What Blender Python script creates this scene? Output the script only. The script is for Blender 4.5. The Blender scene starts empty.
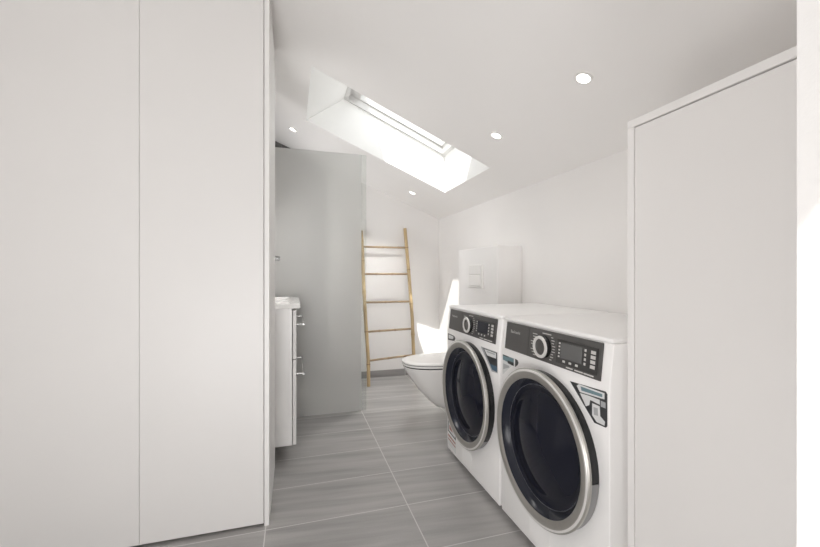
import bpy, bmesh, math
from mathutils import Vector, Matrix
C = bpy.context
sc = C.scene
col = sc.collection

# ------------------------------------------------------------------ camera, light, exposure
cam_d = bpy.data.cameras.new('camera'); cam = bpy.data.objects.new('camera', cam_d); col.objects.link(cam)
cam_d.sensor_width = 36; cam_d.lens = 385 / 820 * 36; cam_d.clip_start = 0.02
cam.location = (0, 0, 1.04); cam.rotation_euler = (math.pi / 2, 0, -math.atan(116 / 385))
sc.camera = cam

w = bpy.data.worlds.new('daylight_sky'); sc.world = w; w.use_nodes = True
bg = w.node_tree.nodes['Background']; bg.inputs[0].default_value = (0.97, 0.985, 1.0, 1); bg.inputs[1].default_value = 1.3

sun_d = bpy.data.lights.new('sun', 'SUN'); sun = bpy.data.objects.new('sun', sun_d); col.objects.link(sun)
sun_d.energy = 6.0; sun_d.angle = math.radians(0.6); sun_d.color = (1.0, 0.97, 0.93)
SUN = Vector((0.352, 0.598, -1.0))
sun.rotation_euler = SUN.to_track_quat('-Z', 'Y').to_euler()

def area(name, loc, direction, sx, sy, energy, color=(1, 1, 1)):
    d = bpy.data.lights.new(name, 'AREA'); d.shape = 'RECTANGLE'; d.size = sx; d.size_y = sy; d.energy = energy; d.color = color
    o = bpy.data.objects.new(name, d); col.objects.link(o); o.location = loc
    o.rotation_euler = Vector(direction).to_track_quat('-Z', 'Z').to_euler()
    return o
area('daylight_through_roof_window', (0.78, 2.58, 2.30), (-0.378, 0, -0.926), 0.72, 0.6, 1.0)
area('added_fill_hall', (-0.45, -1.7, 0.55), (0.2, 1, 0.45), 0.9, 0.9, 17, (1.0, 0.985, 0.985))  # added fill behind the camera, no such source known
area('added_fill_low', (-0.35, 0.2, 0.4), (0.8, 0.75, 0.85), 0.7, 0.6, 4.5, (1.0, 0.985, 0.985))  # invented fill from low on the left, lifts ceiling and right side
area('added_fill_washbasin', (-0.38, 2.45, 1.4), (1, -0.5, -0.4), 0.5, 0.4, 4.0, (1.0, 0.98, 0.97))  # unseen fill added to brighten the machine fronts, no lamp known there
area('added_fill_shower', (-0.37, 3.38, 1.35), (1, 0.0, 0.12), 0.4, 0.6, 5.5, (1.0, 0.98, 0.97))  # made-up fill for the far ceiling and back wall, no fixture

sc.view_settings.view_transform = 'Standard'
try: sc.view_settings.look = 'None'
except Exception: pass
sc.view_settings.exposure = 0.42
sc.view_settings.gamma = 1.0
sc.view_settings.use_curve_mapping = False
cy = sc.cycles
cy.max_bounces = 14; cy.diffuse_bounces = 12; cy.glossy_bounces = 5; cy.transmission_bounces = 8; cy.transparent_max_bounces = 12
cy.caustics_reflective = False; cy.caustics_refractive = False; cy.sample_clamp_indirect = 6.0
cy.use_denoising = True

# ------------------------------------------------------------------ materials
def mat(name, rgb, rough=0.5, metal=0.0, emit=None, strength=0, bump=None, vary=0.0, vscale=6.0, coat=0.0, stretch=(1, 1, 1), spec=0.5):
    m = bpy.data.materials.new(name); m.use_nodes = True
    nt = m.node_tree; b = nt.nodes['Principled BSDF']
    b.inputs['Base Color'].default_value = (*rgb, 1); b.inputs['Roughness'].default_value = rough; b.inputs['Metallic'].default_value = metal
    b.inputs['Coat Weight'].default_value = coat; b.inputs['Specular IOR Level'].default_value = spec
    if emit:
        b.inputs['Emission Color'].default_value = (*emit, 1); b.inputs['Emission Strength'].default_value = strength
    if vary or bump:
        tc = nt.nodes.new('ShaderNodeTexCoord'); mp = nt.nodes.new('ShaderNodeMapping'); mp.inputs['Scale'].default_value = stretch
        nt.links.new(tc.outputs['Object'], mp.inputs[0])
        n = nt.nodes.new('ShaderNodeTexNoise'); n.inputs['Scale'].default_value = vscale; n.inputs['Detail'].default_value = 4
        nt.links.new(mp.outputs[0], n.inputs['Vector'])
        if vary:
            r = nt.nodes.new('ShaderNodeValToRGB')
            r.color_ramp.elements[0].position = 0.3; r.color_ramp.elements[1].position = 0.7
            r.color_ramp.elements[0].color = (*[c * (1 - vary) for c in rgb], 1)
            r.color_ramp.elements[1].color = (*[min(1, c * (1 + vary)) for c in rgb], 1)
            nt.links.new(n.outputs['Fac'], r.inputs[0]); nt.links.new(r.outputs[0], b.inputs['Base Color'])
        if bump:
            n2 = nt.nodes.new('ShaderNodeTexNoise'); n2.inputs['Scale'].default_value = bump[0]; n2.inputs['Detail'].default_value = 3
            nt.links.new(tc.outputs['Object'], n2.inputs['Vector'])
            bp = nt.nodes.new('ShaderNodeBump'); bp.inputs['Strength'].default_value = bump[1]; bp.inputs['Distance'].default_value = bump[2]
            nt.links.new(n2.outputs['Fac'], bp.inputs['Height']); nt.links.new(bp.outputs[0], b.inputs['Normal'])
    return m

M = {}
M['wall'] = mat('wall_paint', (0.87, 0.858, 0.848), 0.75, vary=0.008, vscale=3, bump=(90, 0.06, 0.002))
M['plaster'] = mat('rough_plaster', (0.80, 0.79, 0.78), 0.8, bump=(120, 0.2, 0.002))
M['ceiling'] = mat('ceiling_paint', (0.88, 0.868, 0.858), 0.8, vary=0.006, vscale=3)
M['shaft'] = mat('shaft_paint', (0.86, 0.86, 0.85), 0.7, vary=0.005)
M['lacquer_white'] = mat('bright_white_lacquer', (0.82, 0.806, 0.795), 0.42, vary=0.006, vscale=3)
M['lacquer'] = mat('dimmed_white_lacquer', (0.715, 0.702, 0.693), 0.42, vary=0.006, vscale=3)  # same lacquer as the right cupboard, darkened to offset strong light on it
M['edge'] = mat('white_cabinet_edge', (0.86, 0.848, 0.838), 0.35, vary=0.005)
M['edge_dimmed'] = mat('dimmed_white_cabinet_edge', (0.78, 0.768, 0.758), 0.4, vary=0.005)  # darker copy of the edge white, offsets the strong light on the left cupboard
M['carcass'] = mat('white_carcass', (0.85, 0.835, 0.82), 0.5, vary=0.005)
M['plinth'] = mat('dark_plinth', (0.12, 0.118, 0.115), 0.5, vary=0.05)
M['ceramic'] = mat('white_ceramic', (0.88, 0.87, 0.855), 0.12, coat=0.5, vary=0.004)
M['seat'] = mat('white_toilet_seat_plastic', (0.86, 0.85, 0.835), 0.2, vary=0.004)
M['enamel'] = mat('white_enamel', (0.92, 0.913, 0.906), 0.28, vary=0.004)
M['panel'] = mat('graphite_panel', (0.082, 0.079, 0.076), 0.42, vary=0.05, vscale=20)
M['panel2'] = mat('dark_display_field', (0.04, 0.039, 0.038), 0.3, vary=0.05)
M['screen'] = mat('grey_display_glass', (0.13, 0.13, 0.13), 0.2, vary=0.03)
M['screen_dark'] = mat('dark_display_glass', (0.02, 0.021, 0.03), 0.15, vary=0.03)
M['print'] = mat('light_panel_print', (0.62, 0.61, 0.59), 0.5, vary=0.02)
M['black'] = mat('black_plastic', (0.012, 0.012, 0.013), 0.25, vary=0.05)
M['rubber'] = mat('dark_rubber', (0.03, 0.03, 0.03), 0.6, vary=0.05)
M['silver'] = mat('brushed_silver', (0.50, 0.485, 0.455), 0.38, 0.85, vary=0.03, vscale=40)
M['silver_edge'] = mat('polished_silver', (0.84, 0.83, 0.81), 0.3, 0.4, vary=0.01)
M['chrome'] = mat('chrome', (0.75, 0.75, 0.75), 0.12, 1.0, vary=0.01)
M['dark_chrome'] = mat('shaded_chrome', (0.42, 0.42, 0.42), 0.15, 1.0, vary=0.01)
M['bowl'] = mat('dark_door_glass', (0.010, 0.011, 0.019), 0.08, spec=0.22, vary=0.1, vscale=8)
M['lip'] = mat('dark_blue_glass_lip', (0.016, 0.018, 0.028), 0.16, spec=0.3, vary=0.08)
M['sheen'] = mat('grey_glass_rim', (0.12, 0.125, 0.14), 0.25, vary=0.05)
M['st_dark'] = mat('sticker_charcoal', (0.045, 0.047, 0.05), 0.35, vary=0.03)
M['st_white'] = mat('sticker_white', (0.72, 0.73, 0.73), 0.4, vary=0.02)
M['st_grey'] = mat('sticker_grey', (0.42, 0.43, 0.44), 0.4, vary=0.04)
M['st_teal'] = mat('sticker_teal', (0.16, 0.25, 0.28), 0.4, vary=0.05)
M['st_blue'] = mat('sticker_blue', (0.07, 0.13, 0.19), 0.4, vary=0.05)
M['hinge'] = mat('dull_hinge_grey', (0.24, 0.24, 0.24), 0.35, vary=0.03)
M['st_red'] = mat('sticker_faded_red', (0.42, 0.20, 0.17), 0.5, vary=0.05)
M['bamboo'] = mat('bamboo', (0.47, 0.345, 0.19), 0.5, vary=0.28, vscale=9, stretch=(1, 1, 0.35))
M['bamboo_rung'] = mat('bamboo_rung', (0.36, 0.26, 0.155), 0.5, vary=0.28, vscale=9)
M['node'] = mat('bamboo_node', (0.20, 0.12, 0.055), 0.6, vary=0.2, vscale=20)
M['lamp'] = mat('lit_lamp_lens', (1, 1, 1), 0.4, emit=(1.0, 0.96, 0.9), strength=6, vary=0.001)
M['trim'] = mat('white_lamp_trim', (0.84, 0.83, 0.81), 0.35, vary=0.004)
M['pvc'] = mat('shade_toned_window_frame', (0.66, 0.653, 0.643), 0.4, vary=0.005)  # grey stands in for shade missing on the sunlit frame bars

def tile_material(name, base, jx, dx, jy, dy, axes=('X', 'Y'), joint=(0.62, 0.61, 0.60), jw=0.0022, streak=(0.9, 11.0), amp=0.23, rough=0.34):
    m = bpy.data.materials.new(name); m.use_nodes = True; nt = m.node_tree; N = nt.nodes; L = nt.links
    b = N['Principled BSDF']
    tc = N.new('ShaderNodeTexCoord'); sp = N.new('ShaderNodeSeparateXYZ'); L.new(tc.outputs['Object'], sp.inputs[0])
    def math_(op, a, bb=None, c=None):
        n = N.new('ShaderNodeMath'); n.operation = op
        for i, v in enumerate((a, bb, c)):
            if v is None: continue
            if isinstance(v, (int, float)): n.inputs[i].default_value = v
            else: L.new(v, n.inputs[i])
        return n.outputs[0]
    X, Y = sp.outputs[axes[0]], sp.outputs[axes[1]]
    def cell(v, j, d):
        q = math_('DIVIDE', math_('SUBTRACT', v, j), d)
        f = math_('SUBTRACT', q, math_('FLOOR', q))
        e = math_('MULTIPLY', math_('MINIMUM', f, math_('SUBTRACT', 1.0, f)), d)
        return math_('FLOOR', q), math_('LESS_THAN', e, jw)
    ix, ex = cell(X, jx, dx); iy, ey = cell(Y, jy, dy)
    edge = math_('MAXIMUM', ex, ey)
    seed = math_('ADD', math_('MULTIPLY', ix, 3.7), math_('MULTIPLY', iy, 7.3))
    cb = N.new('ShaderNodeCombineXYZ')
    skew = math_('ADD', Y, math_('MULTIPLY', X, 0.10))
    L.new(math_('ADD', math_('MULTIPLY', X, streak[0]), seed), cb.inputs[0]); L.new(math_('MULTIPLY', skew, streak[1]), cb.inputs[1]); L.new(seed, cb.inputs[2])
    n1 = N.new('ShaderNodeTexNoise'); n1.inputs['Scale'].default_value = 1.6; n1.inputs['Detail'].default_value = 6; n1.inputs['Roughness'].default_value = 0.55
    L.new(cb.outputs[0], n1.inputs['Vector'])
    n2 = N.new('ShaderNodeTexNoise'); n2.inputs['Scale'].default_value = 160; n2.inputs['Detail'].default_value = 2
    L.new(tc.outputs['Object'], n2.inputs['Vector'])
    r = N.new('ShaderNodeValToRGB'); r.color_ramp.elements[0].position = 0.28; r.color_ramp.elements[1].position = 0.74
    r.color_ramp.elements[0].color = (*[c * (1 - amp) for c in base], 1); r.color_ramp.elements[1].color = (*[c * (1 + amp) for c in base], 1)
    L.new(math_('ADD', n1.outputs['Fac'], math_('MULTIPLY', math_('SUBTRACT', n2.outputs['Fac'], 0.5), 0.12)), r.inputs[0])
    mx = N.new('ShaderNodeMix'); mx.data_type = 'RGBA'
    L.new(edge, mx.inputs['Factor']); L.new(r.outputs[0], mx.inputs['A']); mx.inputs['B'].default_value = (*joint, 1)
    L.new(mx.outputs['Result'], b.inputs['Base Color'])
    b.inputs['Roughness'].default_value = rough
    bp = N.new('ShaderNodeBump'); bp.inputs['Strength'].default_value = 0.3; bp.inputs['Distance'].default_value = 0.001
    L.new(math_('SUBTRACT', 1.0, edge), bp.inputs['Height']); L.new(bp.outputs[0], b.inputs['Normal'])
    return m
M['floor'] = tile_material('grey_streaked_floor_tiles', (0.385, 0.376, 0.369), 0.489, 0.6, 1.662, 0.2975)
M['skirt'] = tile_material('grey_tile_skirting', (0.32, 0.31, 0.305), 0.489, 0.6, -1.0, 5.0, ('X', 'Z'))
M['shower_tile'] = tile_material('dark_shower_tiles', (0.13, 0.128, 0.125), 0.489, 0.3, 0.0, 0.3, ('X', 'Z'), joint=(0.2, 0.2, 0.2))
M['shower_tile_side'] = tile_material('dark_shower_side_tiles', (0.13, 0.128, 0.125), 3.8, 0.3, 0.0, 0.3, ('Y', 'Z'), joint=(0.2, 0.2, 0.2))

def frosted():
    m = bpy.data.materials.new('frosted_glass'); m.use_nodes = True; nt = m.node_tree; N = nt.nodes; L = nt.links
    out = N['Material Output']; N.remove(N['Principled BSDF'])
    tr = N.new('ShaderNodeBsdfRefraction'); tr.inputs[0].default_value = (0.90, 0.91, 0.89, 1); tr.inputs['Roughness'].default_value = 0.55; tr.inputs['IOR'].default_value = 1.15
    df = N.new('ShaderNodeBsdfDiffuse'); df.inputs[0].default_value = (0.74, 0.735, 0.72, 1)
    gl = N.new('ShaderNodeBsdfGlossy'); gl.inputs['Roughness'].default_value = 0.35; gl.inputs[0].default_value = (0.92, 0.92, 0.9, 1)
    tc = N.new('ShaderNodeTexCoord'); n = N.new('ShaderNodeTexNoise'); n.inputs['Scale'].default_value = 300
    L.new(tc.outputs['Object'], n.inputs['Vector'])
    bp = N.new('ShaderNodeBump'); bp.inputs['Strength'].default_value = 0.08; bp.inputs['Distance'].default_value = 0.001; L.new(n.outputs['Fac'], bp.inputs['Height'])
    L.new(bp.outputs[0], df.inputs['Normal'])
    a = N.new('ShaderNodeMixShader'); a.inputs[0].default_value = 0.5; L.new(df.outputs[0], a.inputs[1]); L.new(tr.outputs[0], a.inputs[2])
    b = N.new('ShaderNodeMixShader'); b.inputs[0].default_value = 0.06; L.new(a.outputs[0], b.inputs[1]); L.new(gl.outputs[0], b.inputs[2])
    L.new(b.outputs[0], out.inputs['Surface'])
    return m
def clear(name='clear_glass', tint=(0.97, 0.985, 0.975), g=0.05):
    m = bpy.data.materials.new(name); m.use_nodes = True; nt = m.node_tree; N = nt.nodes; L = nt.links
    out = N['Material Output']; N.remove(N['Principled BSDF'])
    t = N.new('ShaderNodeBsdfTransparent'); t.inputs[0].default_value = (*tint, 1)
    gl = N.new('ShaderNodeBsdfGlossy'); gl.inputs['Roughness'].default_value = 0.02
    x = N.new('ShaderNodeMixShader'); x.inputs[0].default_value = g
    L.new(t.outputs[0], x.inputs[1]); L.new(gl.outputs[0], x.inputs[2]); L.new(x.outputs[0], out.inputs['Surface'])
    return m
M['frosted'] = frosted(); M['clear'] = clear(); M['strip'] = clear('clear_edge_strip', (0.93, 0.945, 0.935), 0.06)

# ------------------------------------------------------------------ mesh helpers
def link(name, me_or_bm, m, parent=None, smooth=False, bevel=0.0, seg=2):
    bm = me_or_bm
    bmesh.ops.recalc_face_normals(bm, faces=bm.faces[:])
    if bevel:
        es = [e for e in bm.edges if len(e.link_faces) == 2 and e.calc_face_angle(0) > 0.5]
        bmesh.ops.bevel(bm, geom=es, offset=bevel, segments=seg, profile=0.5, affect='EDGES', clamp_overlap=True)
    me = bpy.data.meshes.new(name); bm.to_mesh(me); bm.free()
    for x in (m if isinstance(m, (list, tuple)) else [m]): me.materials.append(x)
    if smooth:
        for p in me.polygons: p.use_smooth = True
        me.update()
        try: me.set_sharp_from_angle(angle=math.radians(38))
        except Exception: pass
    o = bpy.data.objects.new(name, me); col.objects.link(o)
    if parent: o.parent = parent
    return o
def B(): return bmesh.new()
def box(bm, x0, x1, y0, y1, z0, z1):
    v = [bm.verts.new((x, y, z)) for x in (x0, x1) for y in (y0, y1) for z in (z0, z1)]
    for f in ((0, 1, 3, 2), (4, 6, 7, 5), (0, 4, 5, 1), (2, 3, 7, 6), (0, 2, 6, 4), (1, 5, 7, 3)): bm.faces.new([v[i] for i in f])
    return bm
def bx(*a): return box(B(), *a)
def loft(bm, rings, close=True, cap=True):
    R = [[bm.verts.new(p) for p in r] for r in rings]; n = len(R[0])
    for a, b in zip(R, R[1:]):
        for i in range(n if close else n - 1):
            j = (i + 1) % n; bm.faces.new((a[i], a[j], b[j], b[i]))
    if cap: bm.faces.new(R[0][::-1]); bm.faces.new(R[-1])
    return R
def tube(bm, pts, rads, n=12, cap=True):
    pts = [Vector(p) for p in pts]
    if not isinstance(rads, (list, tuple)): rads = [rads] * len(pts)
    rings = []
    for i, p in enumerate(pts):
        t = (pts[min(i + 1, len(pts) - 1)] - pts[max(i - 1, 0)]).normalized()
        a = Vector((0, 0, 1)) if abs(t.z) < 0.9 else Vector((1, 0, 0))
        u = t.cross(a).normalized(); v = t.cross(u)
        rings.append([p + rads[i] * (math.cos(2 * math.pi * k / n) * u + math.sin(2 * math.pi * k / n) * v) for k in range(n)])
    loft(bm, rings, cap=cap)
def disc_lathe(bm, prof, c, n=96, cap0=False, cap1=False):
    """profile of (outward offset, radius) turned about the axis pointing to -X through c"""
    R = [[bm.verts.new((c[0] - o, c[1] + r * math.cos(2 * math.pi * k / n), c[2] + r * math.sin(2 * math.pi * k / n))) for k in range(n)] for o, r in prof]
    fs = []
    for a, b in zip(R, R[1:]):
        fs.append([bm.faces.new((a[i], a[(i + 1) % n], b[(i + 1) % n], b[i])) for i in range(n)])
    if cap0: bm.faces.new(R[0][::-1])
    if cap1: bm.faces.new(R[-1])
    return fs
def z_lathe(bm, prof, c, n=32, cap0=True, cap1=True):
    R = [[bm.verts.new((c[0] + r * math.cos(2 * math.pi * k / n), c[1] + r * math.sin(2 * math.pi * k / n), c[2] + z)) for k in range(n)] for z, r in prof]
    for a, b in zip(R, R[1:]):
        for i in range(n): bm.faces.new((a[i], a[(i + 1) % n], b[(i + 1) % n], b[i]))
    if cap0: bm.faces.new(R[0][::-1])
    if cap1: bm.faces.new(R[-1])
def prism_x(bm, poly, x0, x1):
    loft(bm, [[(x0, y, z) for y, z in poly], [(x1, y, z) for y, z in poly]])
def thing(name, label, cat, loc=(0, 0, 0), group=None):
    o = bpy.data.objects.new(name, None); col.objects.link(o); o.location = loc; o.empty_display_size = 0.05
    o['label'] = label; o['category'] = cat
    if group: o['group'] = group
    return o
def tag(o, label, cat, group=None):
    o['label'] = label; o['category'] = cat
    if group: o['group'] = group
    return o
def struct(name, bm, m, parent=None, **k):
    o = link(name, bm, m, parent, **k)
    if parent is None: o['kind'] = 'structure'
    return o

# ------------------------------------------------------------------ the room
SL, CX, CZ = -0.408, 1.464, 1.61
def cz(x): return CZ + SL * (x - CX)
XL, XR, YB, YF = -1.03, 1.464, 3.80, -3.0
struct('floor', bx(XL - 0.1, XR + 0.1, YF - 0.1, YB + 0.1, -0.08, 0.0), M['floor'])

# skylight openings, listed as low-X near, high-X near, high-X far, low-X far corners of the sloping ceiling
SKY1 = [(0.092, 2.162), (1.203, 2.212), (1.206, 2.993), (0.084, 2.945)]
SKY2 = [(-0.26, -1.05), (0.26, -1.05), (0.26, -0.334), (-0.26, -0.334)]
def ceiling():
    bm = B(); T = 0.03
    def ring(outer, inner):
        for dz in (0, T):
            o = [bm.verts.new((x, y, cz(x) + dz)) for x, y in outer]; n = [bm.verts.new((x, y, cz(x) + dz)) for x, y in inner]
            for i in range(4):
                j = (i + 1) % 4; bm.faces.new((o[i], o[j], n[j], n[i]))
    x0, x1 = XL - 0.12, XR + 0.12
    ring([(x0, 1.0), (x1, 1.0), (x1, YB + 0.12), (x0, YB + 0.12)], SKY1)
    ring([(x0, YF - 0.12), (x1, YF - 0.12), (x1, 1.0), (x0, 1.0)], SKY2)
    return bm
struct('ceiling', ceiling(), M['ceiling'])

def skylight(name, bot, lean, low, rise, fw, top_fw, hs=(0.035, 0.065, 0.095)):
    """lining from the ceiling opening up to the roof window: far and near sides vertical, low end vertical, high end leaning"""
    hi = bot[0][0] + lean; lo = bot[1][0] + low
    def tz(x): return cz(x) + rise
    top = [(hi, bot[0][1]), (lo, bot[1][1]), (lo, bot[2][1]), (hi, bot[3][1])]
    b3 = [Vector((x, y, cz(x))) for x, y in bot]; t3 = [Vector((x, y, tz(x))) for x, y in top]
    bm = B()
    def grow(ps):
        c = sum(ps, Vector()) / 4; return [p + Vector((math.copysign(0.03, p.x - c.x), math.copysign(0.03, p.y - c.y), SL * math.copysign(0.03, p.x - c.x))) for p in ps]
    P = [[bm.verts.new(p) for p in q] for q in (b3, t3, grow(t3), [p + Vector((0, 0, 0.001)) for p in grow(b3)])]
    for a, b in zip(P, P[1:] + P[:1]):
        for i in range(4):
            j = (i + 1) % 4; bm.faces.new((a[i], a[j], b[j], b[i]))
    o = struct(name, bm, M['shaft'])
    # window frame: four profiled bars stepping up to the pane
    fr = B()
    def pt(s, t, h):   # s along slope 0..1, t near..far 0..1
        a = t3[0].lerp(t3[1], s); b = t3[3].lerp(t3[2], s); return a.lerp(b, t) + Vector((0, 0, h))
    Ls = (t3[1] - t3[0]).length; Lt = (t3[3] - t3[0]).length
    def ringf(s0, s1, t0, t1, h0, h1, w0, w1, wt):
        inner = (s0 + w0 / Ls, s1 - w1 / Ls, t0 + wt / Lt, t1 - wt / Lt)
        oc = [(s0, t0), (s1, t0), (s1, t1), (s0, t1)]; ic = [(inner[0], inner[2]), (inner[1], inner[2]), (inner[1], inner[3]), (inner[0], inner[3])]
        P = [[fr.verts.new(pt(s, t, h)) for s, t in c] for c, h in ((oc, h0), (ic, h0), (ic, h1), (oc, h1))]
        for a, b in zip(P, P[1:] + P[:1]):
            for i in range(4):
                j = (i + 1) % 4; fr.faces.new((a[i], a[j], b[j], b[i]))
        return inner
    e = 0.02
    i1 = ringf(-e, 1 + e, -e, 1 + e, 0.0, hs[0], 0.03 + e, 0.03 + e, 0.012 + e)
    i2 = ringf(i1[0] - 0.012, i1[1] + 0.012, i1[2] - 0.012, i1[3] + 0.012, hs[0] + 0.0002, hs[1], top_fw, fw, fw)
    i3 = ringf(i2[0] - 0.012, i2[1] + 0.012, i2[2] - 0.012, i2[3] + 0.012, hs[1] + 0.0002, hs[2], 0.02, 0.02, 0.018)
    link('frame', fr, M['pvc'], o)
    g = B()
    q = [(i3[0] - 0.01, i3[2] - 0.01), (i3[1] + 0.01, i3[2] - 0.01), (i3[1] + 0.01, i3[3] + 0.01), (i3[0] - 0.01, i3[3] + 0.01)]
    loft(g, [[pt(s, t, hs[2] - 0.015) for s, t in q], [pt(s, t, hs[2] - 0.009) for s, t in q]])
    link('pane', g, M['clear'], o)
    return o
skylight('window_1', SKY1, 0.27, 0.0, 0.305, 0.022, 0.11, (0.055, 0.12, 0.19))
skylight('window_2', SKY2, 0.10, 0.0, 0.10, 0.03, 0.03)

def wall_poly(bm, x0, x1, y0, y1, z0=0.0, extra=0.02):
    """upright block whose top follows the sloping ceiling"""
    v = [bm.verts.new(p) for p in ((x0, y0, z0), (x1, y0, z0), (x1, y1, z0), (x0, y1, z0), (x0, y0, cz(x0) + extra), (x1, y0, cz(x1) + extra), (x1, y1, cz(x1) + extra), (x0, y1, cz(x0) + extra))]
    for f in ((0, 3, 2, 1), (4, 5, 6, 7), (0, 1, 5, 4), (1, 2, 6, 5), (2, 3, 7, 6), (3, 0, 4, 7)): bm.faces.new([v[i] for i in f])
    return bm
WLX = -0.42
struct('wall_back', wall_poly(B(), WLX - 0.1, XR + 0.1, YB, YB + 0.1), M['wall'])
struct('wall_right', wall_poly(B(), XR, XR + 0.1, 0.2, YB), M['wall'])
struct('wall_left', wall_poly(B(), WLX - 0.1, WLX, 2.32, YB), M['wall'])
struct('wall_alcove', wall_poly(B(), XL - 0.1, WLX, 2.22, 2.32), M['wall'])
struct('wall_left_front', wall_poly(B(), XL - 0.1, XL, YF, 2.22), M['wall'])
JX, JY = 0.55, 0.2936
struct('wall_right_front', wall_poly(B(), JX, XR + 0.1, YF, JY), M['plaster'])
rear = B()
for a in ((XL - 0.1, -0.95, YF - 0.1, YF), (0.47, XR + 0.1, YF - 0.1, YF)): wall_poly(rear, *a)
box(rear, -0.95, 0.47, YF - 0.1, YF, 0, 0.35); wall_poly(rear, -0.95, 0.47, YF - 0.1, YF, 2.32)
struct('wall_rear', rear, M['wall'])
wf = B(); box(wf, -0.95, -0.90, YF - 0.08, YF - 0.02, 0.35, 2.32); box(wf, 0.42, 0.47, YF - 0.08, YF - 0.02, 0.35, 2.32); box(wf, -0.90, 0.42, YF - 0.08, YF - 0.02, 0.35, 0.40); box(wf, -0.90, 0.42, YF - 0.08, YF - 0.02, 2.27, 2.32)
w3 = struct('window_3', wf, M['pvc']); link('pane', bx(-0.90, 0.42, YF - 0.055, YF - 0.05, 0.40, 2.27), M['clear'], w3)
# tiled shower corner behind the glass, skirting, boxed-in cistern
struct('wall_shower', wall_poly(B(), WLX + 0.012, 0.30, YB - 0.012, YB - 0.0005, extra=-0.004), M['shower_tile'])
struct('wall_shower_side', wall_poly(B(), WLX + 0.0005, WLX + 0.012, 2.92, YB - 0.0005, extra=-0.004), M['shower_tile_side'])
struct('baseboard_back', bx(0.302, XR - 0.001, YB - 0.011, YB - 0.0005, 0.0, 0.066), M['skirt'])
BXX, BY0, BY1, BZ = 1.28, 2.255, 2.88, 1.225
struct('wall_cistern', bx(BXX, XR, BY0, BY1, 0, BZ), M['wall'], bevel=0.003, seg=1)

# ------------------------------------------------------------------ tall cabinet at the left
CYF = 1.69
cab = thing('tall_cabinet', 'tall white handleless floor-to-ceiling cupboard with flat doors at the left', 'cupboard', (-0.56, CYF, 0))
cab['label'] = 'tall white handleless cupboard with wide flat doors standing beside the vanity, almost ceiling high'
def lx(x): return x + 0.56
def ly(y): return y - CYF
link('body', bx(lx(-1.003), lx(-0.118), ly(CYF + 0.022), ly(2.20), 0.012, 2.20), M['carcass'], cab)
link('end_panel', bx(lx(-0.117), lx(-0.098), 0.0, ly(2.20), 0.0, 2.215), M['edge_dimmed'], cab, bevel=0.0012, seg=1)
link('end_panel', bx(lx(-1.024), lx(-1.005), 0.0, ly(2.20), 0.0, 2.215), M['edge_dimmed'], cab, bevel=0.0012, seg=1)
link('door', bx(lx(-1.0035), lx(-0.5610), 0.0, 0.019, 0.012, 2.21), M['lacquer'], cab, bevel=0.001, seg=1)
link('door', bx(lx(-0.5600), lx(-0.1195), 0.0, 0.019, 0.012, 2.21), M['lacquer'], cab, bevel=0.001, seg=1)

# ------------------------------------------------------------------ vanity behind it
VY0, VY1 = 2.225, 2.875
van = thing('vanity_cabinet', 'low white two-drawer vanity cabinet under the washbasin, half hidden by the tall cupboard', 'cabinet', (-0.2, 2.55, 0.09))
def vb(x0, x1, y0, y1, z0, z1): return bx(x0 + 0.2, x1 + 0.2, y0 - 2.55, y1 - 2.55, z0 - 0.09, z1 - 0.09)
link('body', vb(WLX, -0.010, VY0, VY1, 0.09, 0.846), M['enamel'], van, bevel=0.001, seg=1)
for z0, z1 in ((0.092, 0.562), (0.566, 0.836)):
    d = link('drawer', vb(-0.006, 0.0125, VY0, VY1, z0, z1), M['lacquer_white'], van, bevel=0.0015, seg=1)
    zh = 0.743 if z0 > 0.5 else 0.453
    h = B()
    def hp(x, y, z): return (x + 0.2, y - 2.55, z - 0.09)
    tube(h, [hp(0.054, 2.335, zh), hp(0.054, 2.82, zh)], 0.0055, 12)
    for yy in (2.35, 2.80): tube(h, [hp(0.0126, yy, zh), hp(0.052, yy, zh)], 0.005, 12)
    link('handle', h, M['chrome'], d, smooth=True)
# washbasin top with a sunk bowl
wb = thing('washbasin', 'white ceramic washbasin top with thin rim resting on the vanity cabinet', 'washbasin', (-0.2, 2.55, 0.847))
def basin():
    bm = B(); x0, x1, y0, y1 = WLX + 0.2, 0.2335, VY0 - 0.008 - 2.55, VY1 + 0.008 - 2.55; zt = 0.026
    def rr(x0, x1, y0, y1, r, z, n=6):
        o = []
        for cx_, cy_, a0 in ((x1 - r, y1 - r, 0), (x0 + r, y1 - r, 90), (x0 + r, y0 + r, 180), (x1 - r, y0 + r, 270)):
            for k in range(n): a = math.radians(a0 + 90 * k / (n - 1)); o.append((cx_ + r * math.cos(a), cy_ + r * math.sin(a), z))
        return o
    i = 0.05
    rings = [rr(x0, x1, y0, y1, 0.008, 0.0), rr(x0, x1, y0, y1, 0.008, zt - 0.003), rr(x0 + 0.003, x1 - 0.003, y0 + 0.003, y1 - 0.003, 0.007, zt),
             rr(x0 + 0.1, x1 - 0.055, y0 + 0.05, y1 - 0.05, 0.04, zt), rr(x0 + 0.102, x1 - 0.057, y0 + 0.052, y1 - 0.052, 0.04, zt + 0.004), rr(x0 + 0.11, x1 - 0.065, y0 + 0.06, y1 - 0.06, 0.04, zt + 0.004),
             rr(x0 + 0.118, x1 - 0.075, y0 + 0.07, y1 - 0.07, 0.04, zt - 0.006), rr(x0 + 0.15, x1 - 0.13, y0 + 0.13, y1 - 0.13, 0.04, 0.006)]
    loft(bm, rings)
    return bm
link('basin', basin(), M['ceramic'], wb, smooth=True)
tap = thing('basin_tap', 'tall chrome basin tap whose spout pokes out past the tall cupboard', 'tap', (-0.24, 2.55, 0.8735))
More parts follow.
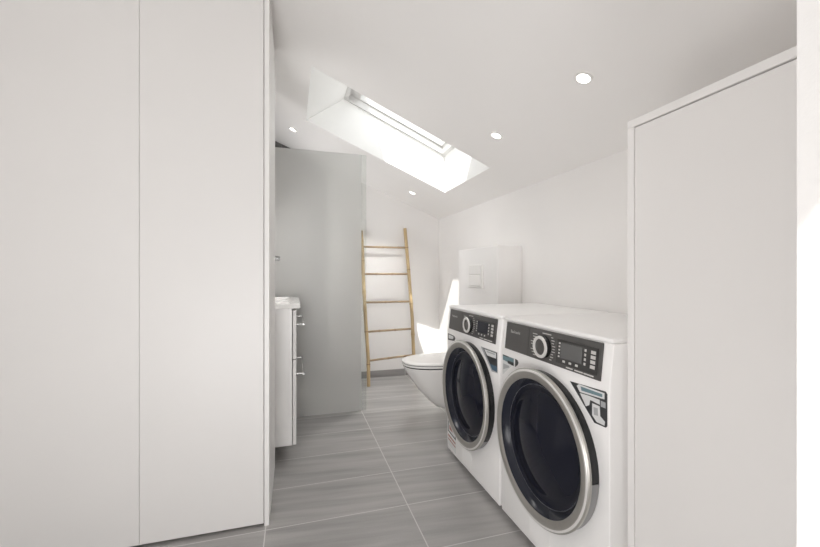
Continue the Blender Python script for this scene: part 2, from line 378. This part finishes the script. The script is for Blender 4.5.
t_ = B(); z_lathe(t_, [(0, 0.026), (0.008, 0.026), (0.012, 0.018), (0.30, 0.018), (0.305, 0.015)], (0, 0, 0), 24)
link('column', t_, M['chrome'], tap, smooth=True)
t_ = B(); tube(t_, [(0.012, 0, 0.262), (0.08, 0, 0.263), (0.14, 0, 0.261), (0.155, 0, 0.258)], [0.017, 0.016, 0.0155, 0.014], 16)
link('spout', t_, M['dark_chrome'], tap, smooth=True)
t_ = B(); tube(t_, [(0.0, 0, 0.30), (0.0, 0, 0.325), (0.03, 0, 0.34), (0.07, 0, 0.345)], [0.014, 0.012, 0.007, 0.005], 12)
link('lever', t_, M['chrome'], tap, smooth=True)

# ------------------------------------------------------------------ shower screen
scr = thing('shower_screen', 'tall frosted glass shower screen standing on the floor beyond the washbasin', 'shower screen', (0.03, 2.905, 0))
link('frosted_pane', bx(WLX + 0.014 - 0.03, 0.489 - 0.03, -0.004, 0.004, 0.0, 1.94), M['frosted'], scr, bevel=0.001, seg=1)
link('edge_strip', bx(0.4892 - 0.03, 0.527 - 0.03, -0.003, 0.003, 0.0, 1.94), M['strip'], scr)

# ------------------------------------------------------------------ bamboo ladder
lad = thing('bamboo_ladder', 'slim bamboo towel ladder with five rungs leaning on the back wall', 'ladder', (0.87, 3.457, 0))
def lad_y(z): return (3.783 - 3.457) * z / 1.50
def bamboo(name, pts, r, m, nodes, parent):
    bm = B(); P = [Vector(p) for p in pts]; n = 40; pp = []; rr = []
    for i in range(n + 1):
        s = i / n * (len(P) - 1); k = min(int(s), len(P) - 2); p = P[k].lerp(P[k + 1], s - k)
        pp.append(p); d = min(abs(i / n - q) for q in nodes); rr.append(r * (1.0 + 0.16 * max(0, 1 - d / 0.02)))
    tube(bm, pp, rr, 12)
    o = link(name, bm, m, parent, smooth=True)
    for q in nodes:
        s = q * (len(P) - 1); k = min(int(s), len(P) - 2); p = P[k].lerp(P[k + 1], s - k); t = (P[k + 1] - P[k]).normalized()
        nb = B(); tube(nb, [p - t * 0.004, p, p + t * 0.004], [r * 1.03, r * 1.19, r * 1.03], 12); link('joint_ring', nb, M['node'], o, smooth=True)
    return o
def lp(x, z): return (x - 0.87, lad_y(z), z)
bamboo('rail', [lp(0.650, 0.012), lp(0.656, 0.25), lp(0.645, 0.6), lp(0.638, 0.95), lp(0.640, 1.25), lp(0.634, 1.46)], 0.0165, M['bamboo'], (0.16, 0.34, 0.55, 0.74, 0.9), lad)
bamboo('rail', [lp(1.098, 0.012), lp(1.096, 0.3), lp(1.104, 0.6), lp(1.098, 1.0), lp(1.092, 1.25), lp(1.086, 1.50)], 0.0165, M['bamboo'], (0.12, 0.3, 0.47, 0.66, 0.84), lad)
for i, (z0, z1) in enumerate(((0.235, 0.262), (0.495, 0.505), (0.765, 0.765), (1.035, 1.035), (1.302, 1.30))):
    bamboo('rung', [lp(0.648, z0), lp(0.87, (z0 + z1) / 2), lp(1.10, z1)], 0.0098, M['bamboo_rung'], (0.28, 0.62) if i % 2 else (0.45, 0.8), lad)

# ------------------------------------------------------------------ toilet and flush plate
TY = 2.645
toi = thing('toilet', 'white wall-hung toilet with closed lid behind the far washing machine', 'toilet', (BXX, TY, 0.07))
def dsec(xf, wdt, z, n=28, back=0.0, p=2.3):
    """rounded-front outline; back edge straight at the wall"""
    L = BXX - xf; o = [(back, -wdt * 0.9, z - 0.07)]
    for k in range(n + 1):
        a = -math.pi / 2 + math.pi * k / n
        c, s = math.cos(a), math.sin(a)
        x = -L * 0.42 - L * 0.58 * abs(c) ** (2 / p); y = wdt * math.copysign(abs(s) ** (2 / p), s); o.append((x, y, z - 0.07))
    o.append((back, wdt * 0.9, z - 0.07)); return o
def cvt(sec): return sec
bm = B(); loft(bm, [dsec(1.02, 0.105, 0.07), dsec(0.985, 0.115, 0.08), dsec(0.94, 0.13, 0.12), dsec(0.865, 0.152, 0.20), dsec(0.795, 0.172, 0.30), dsec(0.758, 0.181, 0.36), dsec(0.752, 0.183, 0.372), dsec(0.757, 0.181, 0.378)])
link('bowl', bm, M['ceramic'], toi, smooth=True)
bm = B(); loft(bm, [dsec(0.7525, 0.183, 0.3782, back=-0.04), dsec(0.749, 0.1838, 0.3868, back=-0.04)]); link('gap_shade_ring', bm, M['rubber'], toi)  # dark ring stands in for the shadow line between bowl and seat
bm = B(); loft(bm, [dsec(0.747, 0.1845, 0.387, back=-0.04), dsec(0.745, 0.186, 0.389, back=-0.04), dsec(0.745, 0.186, 0.3985, back=-0.04), dsec(0.747, 0.185, 0.400, back=-0.04)]); link('seat', bm, M['seat'], toi, smooth=True)
bm = B(); loft(bm, [dsec(0.7465, 0.1852, 0.4002, back=-0.045), dsec(0.7455, 0.1857, 0.4045, back=-0.045)]); link('seat_gap', bm, M['rubber'], toi)  # solid dark ring in place of the shade in the lid gap
bm = B(); loft(bm, [dsec(0.743, 0.1868, 0.4047, back=-0.045), dsec(0.742, 0.187, 0.407, back=-0.045), dsec(0.742, 0.187, 0.414, back=-0.045), dsec(0.750, 0.182, 0.420, back=-0.05), dsec(0.79, 0.16, 0.424, back=-0.06)]); link('lid', bm, M['seat'], toi, smooth=True)
for s in (-0.07, 0.07):
    bm = B(); tube(bm, [(-0.03, s - 0.02, 0.328), (-0.03, s + 0.02, 0.328)], 0.012, 14); link('hinge', bm, M['chrome'], toi, smooth=True)

fp = thing('flush_plate', 'white dual-button flush plate on the boxed-in cistern above the toilet', 'flush plate', (BXX, 2.56, 1.02))
bm = bx(-0.012, -0.0005, -0.115, 0.115, -0.085, 0.085); link('plate', bm, M['trim'], fp, bevel=0.003, seg=2)
link('button', bx(-0.020, -0.0122, -0.10, 0.085, 0.012, 0.076), M['seat'], fp, bevel=0.003, seg=2)
link('button', bx(-0.020, -0.0122, -0.10, 0.085, -0.070, 0.006), M['seat'], fp, bevel=0.003, seg=2)

# ------------------------------------------------------------------ washing machines
def text_bm(txt, size):
    cu = bpy.data.curves.new('lettering', 'FONT'); cu.body = txt; cu.size = size; cu.align_x = 'LEFT'
    o = bpy.data.objects.new('lettering', cu); col.objects.link(o)
    C.view_layer.update(); dg = C.evaluated_depsgraph_get()
    me = o.evaluated_get(dg).to_mesh(); bm = B(); bm.from_mesh(me); o.evaluated_get(dg).to_mesh_clear()
    bpy.data.objects.remove(o); bpy.data.curves.remove(cu); return bm
FRONT_Z = 0.715
def tilt(z): return max(0.0, (z - FRONT_Z) / 0.135 * 0.014)
def on(y, z, off): return (tilt(z) - off, y, z)
def flat(bm, poly, off, th=0.0006):
    """thin plate lying on the machine front: poly of (y, z)"""
    loft(bm, [[on(y, z, off) for y, z in poly], [on(y, z, off + th) for y, z in poly]])
def rect(y0, y1, z0, z1): return [(y0, z0), (y1, z0), (y1, z1), (y0, z1)]
HW = 0.2985
def washer(label, Y, dark_screen):
    t = thing('washing_machine', label, 'washing machine', (0.86, Y, 0), 'washing machines in a row')
    bm = B()
    prof = [(0.0, 0.022), (0.0, FRONT_Z), (0.0135, 0.832), (0.018, 0.838), (0.595, 0.838), (0.595, 0.022)]
    loft(bm, [[(x, -HW, z) for x, z in prof], [(x, HW, z) for x, z in prof]])
    link('body', bm, M['enamel'], t, bevel=0.007, seg=3, smooth=True)
    bm = bx(0.010, 0.595, -HW + 0.001, HW - 0.001, 0.8382, 0.8545); link('top_panel', bm, M['enamel'], t, bevel=0.006, seg=3, smooth=True)
    for x in (0.06, 0.54):
        for y in (-0.24, 0.24):
            f = B(); z_lathe(f, [(0, 0.022), (0.012, 0.022), (0.014, 0.012), (0.0225, 0.012)], (x, y, 0), 20); link('foot', f, M['rubber'], t, smooth=True)
    # control panel
    bm = B(); flat(bm, rect(-0.2655, 0.2655, 0.7245, 0.835), 0.0003, 0.004); cp = link('control_panel', bm, M['panel'], t)
    bm = B(); flat(bm, rect(0.100, 0.2635, 0.7265, 0.833), 0.0045, 0.0010); link('detergent_drawer', bm, M['panel'], t)
    c = on(0.004, 0.777, 0.0045)
    dl = B(); disc_lathe(dl, [(0, 0.040), (0.016, 0.0385), (0.020, 0.036), (0.020, 0.029)], c, 48); d0 = link('dial', dl, M['black'], t, smooth=True)
    dl = B(); disc_lathe(dl, [(0.0165, 0.0395), (0.0215, 0.0385), (0.0225, 0.035), (0.0215, 0.029), (0.0175, 0.0285)], c, 48); link('dial_ring', dl, M['silver_edge'], d0, smooth=True)
    dl = B(); disc_lathe(dl, [(0.0175, 0.0284), (0.012, 0.022), (0.013, 0.016), (0.0135, 0.0)], c, 48); link('dial_face', dl, M['panel'], d0, smooth=True)
    bm = B(); flat(bm, rect(-0.252, -0.066, 0.738, 0.817), 0.0045, 0.0012); link('display_field', bm, M['panel2'], t)
    bm = B(); flat(bm, rect(-0.188, -0.088, 0.757, 0.808), 0.0059, 0.0012); link('display', bm, M['screen_dark'] if dark_screen else M['screen'], t)
    pr = B()
    for k in range(9):      # programme names fanned round the dial
        z = 0.737 + 0.0095 * k; dy = 0.012 * abs(k - 4) / 4
        flat(pr, rect(0.060 - dy, 0.060 - dy + 0.016 + 0.006 * (k % 3), z, z + 0.003), 0.0058, 0.0003)
        flat(pr, rect(-0.050 + dy - 0.005 * (k % 2) - 0.004, -0.050 + dy + 0.008, z, z + 0.0028), 0.0048, 0.0003)
    for k in range(5): flat(pr, rect(-0.083, -0.075, 0.757 + 0.011 * k, 0.7625 + 0.011 * k), 0.0058, 0.0003)
    for k in range(3): flat(pr, rect(-0.112 - 0.03 * k, -0.100 - 0.03 * k, 0.744, 0.751), 0.0058, 0.0003)
    for k in range(4): flat(pr, rect(-0.204, -0.196, 0.756 + 0.014 * k, 0.764 + 0.014 * k), 0.0058, 0.0003)
    for k in range(3): flat(pr, rect(-0.15 - 0.045 * k, -0.118 - 0.04 * k, 0.7295, 0.7335), 0.0048, 0.0003)
    flat(pr, rect(0.02, -0.03, 0.822, 0.825), 0.0048, 0.0003)
    link('panel_lettering', pr, M['print'], t)
    bt = B()
    for k in range(4): flat(bt, rect(-0.243, -0.224, 0.753 + 0.0145 * k, 0.763 + 0.0145 * k), 0.0058, 0.0010)
    link('touch_buttons', bt, M['print'], t)
    lg = text_bm('Bauknecht', 0.0165)
    R = Matrix(((0, 0, -1, 0), (-1, 0, 0, 0), (0, 1, 0, 0), (0, 0, 0, 1)))   # text x -> -Y, text y -> +Z
    bmesh.ops.transform(lg, matrix=R, verts=lg.verts[:])
    for v in lg.verts: v.co = Vector(on(v.co.y + 0.228, v.co.z + 0.796, 0.0061))
    link('logo', lg, M['print'], t)
    # door: black base ring, silver ring, dark glass bowl
    dc = (0.0, 0.0, 0.43)
    b_ = B(); disc_lathe(b_, [(0.0003, 0.259), (0.012, 0.259), (0.030, 0.2585), (0.033, 0.257), (0.033, 0.2305), (0.0003, 0.2305)], dc, 128)
    door = link('door', b_, M['black'], t, smooth=True)
    b_ = B(); disc_lathe(b_, [(0.0335, 0.2675), (0.041, 0.268), (0.0445, 0.2655), (0.046, 0.261), (0.0465, 0.252), (0.0455, 0.238), (0.041, 0.2302), (0.0335, 0.2302)], dc, 128)
    link('door_ring', b_, M['silver'], door, smooth=True)
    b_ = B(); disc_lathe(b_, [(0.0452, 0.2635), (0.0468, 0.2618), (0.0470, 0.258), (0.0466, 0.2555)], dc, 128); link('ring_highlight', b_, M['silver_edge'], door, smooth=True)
    b_ = B(); disc_lathe(b_, [(0.040, 0.230), (0.038, 0.227), (0.020, 0.212), (0.014, 0.2085)], dc, 128); link('glass_lip', b_, M['lip'], door, smooth=True)
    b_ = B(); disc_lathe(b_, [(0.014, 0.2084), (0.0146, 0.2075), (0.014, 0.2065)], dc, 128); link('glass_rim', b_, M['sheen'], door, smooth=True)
    b_ = B()
    prof = [(0.014, 0.2064), (0.011, 0.200), (0.0095, 0.190), (0.010, 0.178), (0.0125, 0.168)] + [(0.0125 + 0.024 * (1 - (r / 0.168) ** 2), r) for r in (0.16, 0.145, 0.12, 0.095, 0.07, 0.045, 0.02, 0.004)]
    disc_lathe(b_, prof, dc, 128, cap1=True); link('door_glass', b_, M['bowl'], door, smooth=True)
    # hinge block on the hidden flank of the ring
    hb = B(); n = 14; sec = []
    for k in range(n + 1):
        a = math.radians((180 + 2 if not dark_screen else 180 + 40) + (50 if not dark_screen else 20) * k / n); sec.append([(-o, r * math.cos(a), 0.43 + r * math.sin(a)) for o, r in ((0.004, 0.2592), (0.004, 0.2625), (0.029, 0.2615), (0.029, 0.2588))])
    loft(hb, sec); link('door_hinge', hb, M['hinge'], door, smooth=True)
    # service flap at the foot
    fl = B(); flat(fl, rect(-0.03, 0.09, 0.045, 0.135), 0.0003, 0.0012); link('filter_flap', fl, M['enamel'], t, bevel=0.0005, seg=1)
    return t
def sticker(t, name, polys, label=None):
    """polys: list of (material key, polygon, layer); the first is the sticker, the rest are its print"""
    base = None
    for key, poly, layer in polys:
        bm = B(); flat(bm, poly, 0.0004 + 0.0005 * layer, 0.0004)
        o = link(name if base is None else 'sticker_print', bm, M[key], base if base else t)
        if base is None:
            base = o
            if label: o['label'] = label
    return base
m1 = washer('white front-loading washing machine beside the toilet, red-framed energy sticker at its foot', 1.798, True)
m2 = washer('white front-loading washing machine nearest the right-hand cupboard, large silver-ringed door', 1.183, False)
m2['label'] = 'white front-loading washing machine beside the tall narrow-framed cupboard, charcoal tool-picture sticker on its front'

# stickers of the near machine
sticker(m2, 'sticker', [('st_dark', [(-0.134, 0.690), (-0.284, 0.700), (-0.290, 0.694), (-0.290, 0.602), (-0.284, 0.596), (-0.240, 0.594)], 0),
    ('st_white', [(-0.166, 0.684), (-0.176, 0.692), (-0.280, 0.694), (-0.280, 0.676), (-0.180, 0.668)], 1),
    ('st_teal', [(-0.184, 0.687), (-0.272, 0.689), (-0.272, 0.680), (-0.188, 0.675)], 2),
    ('st_white', [(-0.180, 0.665), (-0.215, 0.668), (-0.262, 0.669), (-0.262, 0.655), (-0.224, 0.657), (-0.220, 0.640), (-0.206, 0.632), (-0.196, 0.645)], 1),
    ('st_grey', [(-0.266, 0.668), (-0.284, 0.668), (-0.284, 0.651), (-0.266, 0.651)], 1),
    ('st_white', [(-0.232, 0.650), (-0.262, 0.650), (-0.264, 0.622), (-0.282, 0.612), (-0.280, 0.600), (-0.250, 0.600), (-0.232, 0.614)], 1),
    ('st_grey', [(-0.238, 0.640), (-0.254, 0.642), (-0.256, 0.620), (-0.240, 0.618)], 2)], 'charcoal sticker with a white tool picture')
sticker(m2, 'sticker', [('st_white', [(0.287, 0.694), (0.196, 0.694), (0.196, 0.672), (0.243, 0.640), (0.287, 0.606)], 0),
    ('st_teal', [(0.285, 0.692), (0.200, 0.692), (0.200, 0.668), (0.238, 0.668), (0.285, 0.671)], 1),
    ('st_dark', [(0.245, 0.676), (0.200, 0.676), (0.200, 0.662), (0.245, 0.664)], 2),
    ('st_dark', [(0.285, 0.693), (0.240, 0.693), (0.240, 0.689), (0.285, 0.689)], 2),
    ('st_grey', [(0.282, 0.655), (0.235, 0.655), (0.235, 0.648), (0.282, 0.630)], 1)], 'white and teal sticker')
sticker(m2, 'sticker', [('st_dark', [(0.190, 0.694), (0.172, 0.692), (0.166, 0.683), (0.172, 0.672), (0.190, 0.661)], 0)], 'small black rounded sticker')
# stickers of the far machine
sticker(m1, 'sticker', [('st_grey', [(-0.125, 0.690), (-0.282, 0.692), (-0.284, 0.600), (-0.232, 0.596)], 0),
    ('st_dark', [(-0.150, 0.687), (-0.279, 0.689), (-0.281, 0.604), (-0.240, 0.604)], 1),
    ('st_white', [(-0.163, 0.684), (-0.272, 0.686), (-0.272, 0.662), (-0.190, 0.660)], 2),
    ('st_grey', [(-0.185, 0.680), (-0.262, 0.682), (-0.262, 0.676), (-0.190, 0.675)], 3),
    ('st_blue', [(-0.215, 0.628), (-0.279, 0.628), (-0.280, 0.605), (-0.238, 0.605)], 2)], 'charcoal, white and blue sticker')
sticker(m1, 'sticker', [('st_dark', [(0.288, 0.693), (0.196, 0.690), (0.180, 0.680), (0.192, 0.664), (0.215, 0.660), (0.288, 0.655)], 0),
    ('st_white', [(0.276, 0.688), (0.208, 0.686), (0.205, 0.676), (0.222, 0.668), (0.276, 0.664)], 1)], 'small charcoal sticker with white print')
sticker(m1, 'sticker', [('st_dark', [(0.286, 0.190), (0.215, 0.178), (0.180, 0.150), (0.172, 0.112), (0.286, 0.125)], 0),
    ('st_white', [(0.276, 0.180), (0.218, 0.170), (0.192, 0.146), (0.184, 0.122), (0.276, 0.133)], 1),
    ('st_red', [(0.262, 0.168), (0.226, 0.162), (0.215, 0.140), (0.262, 0.143)], 2)], 'energy sticker in a dark frame')
sticker(m1, 'sticker', [('st_white', [(0.286, 0.118), (0.172, 0.105), (0.172, 0.040), (0.286, 0.050)], 0),
    ('st_red', [(0.282, 0.110), (0.178, 0.097), (0.178, 0.088), (0.282, 0.100)], 1),
    ('st_red', [(0.282, 0.088), (0.178, 0.076), (0.178, 0.070), (0.282, 0.080)], 1)], 'white sticker with red bands')

# ------------------------------------------------------------------ cupboard at the right
rc = thing('storage_cabinet', 'white flat-fronted cupboard with raised edge frame, under the low end of the ceiling', 'cupboard', (0.875, 0.56, 0))
rc['label'] = 'white flat-door cupboard framed by a thin raised edge, beside the washing machines'
def rb(x0, x1, y0, y1, z0, z1): return bx(x0 - 0.875, x1 - 0.875, y0 - 0.56, y1 - 0.56, z0, z1)
link('body', rb(0.897, 1.46, 0.300, 0.817, 0.012, 1.433), M['carcass'], rc)
link('end_panel', rb(0.875, 1.46, 0.8185, 0.839, 0.0, 1.434), M['edge'], rc, bevel=0.0012, seg=1)
link('top_panel', rb(0.875, 1.46, 0.300, 0.839, 1.4345, 1.455), M['edge'], rc, bevel=0.0012, seg=1)
link('door', rb(0.8755, 0.895, 0.300, 0.8155, 0.012, 1.4305), M['lacquer_white'], rc, bevel=0.001, seg=1)

# ------------------------------------------------------------------ downlights
ANG = math.atan(-SL)
def downlight(x, y, label, power, spread=165):
    t = thing('downlight', label, 'downlight', (x, y, cz(x)), 'recessed ceiling downlights')
    t.rotation_euler = (0, ANG, 0)
    b = B(); z_lathe(b, [(-0.0005, 0.035), (-0.003, 0.0345), (-0.004, 0.032), (-0.0035, 0.025), (-0.0008, 0.0242)], (0, 0, 0), 40, cap0=False, cap1=False); link('trim_ring', b, M['trim'], t, smooth=True)
    b = B(); z_lathe(b, [(-0.0030, 0.0001), (-0.0030, 0.015), (-0.0016, 0.0243)], (0, 0, 0), 40, cap0=False, cap1=False); link('lens', b, M['lamp'], t, smooth=True)
    d = bpy.data.lights.new('lamp', 'SPOT'); d.energy = power; d.spot_size = math.radians(spread); d.spot_blend = 1.0; d.shadow_soft_size = 0.04; d.color = (1.0, 0.98, 0.96)
    o = bpy.data.objects.new('lamp', d); col.objects.link(o); o.parent = t; o.location = (0, 0, -0.012)
downlight(1.049, 1.205, 'lit recessed downlight in the ceiling above the near washing machine, largest of the four', 1.5)
downlight(1.042, 1.848, 'lit recessed downlight right of the skylight above the far washing machine', 1.5)
downlight(1.042, 3.384, 'small lit recessed downlight between the skylight and the bamboo ladder', 28, 100)
downlight(-0.008, 3.271, 'small lit recessed downlight above the frosted shower screen', 26, 105)
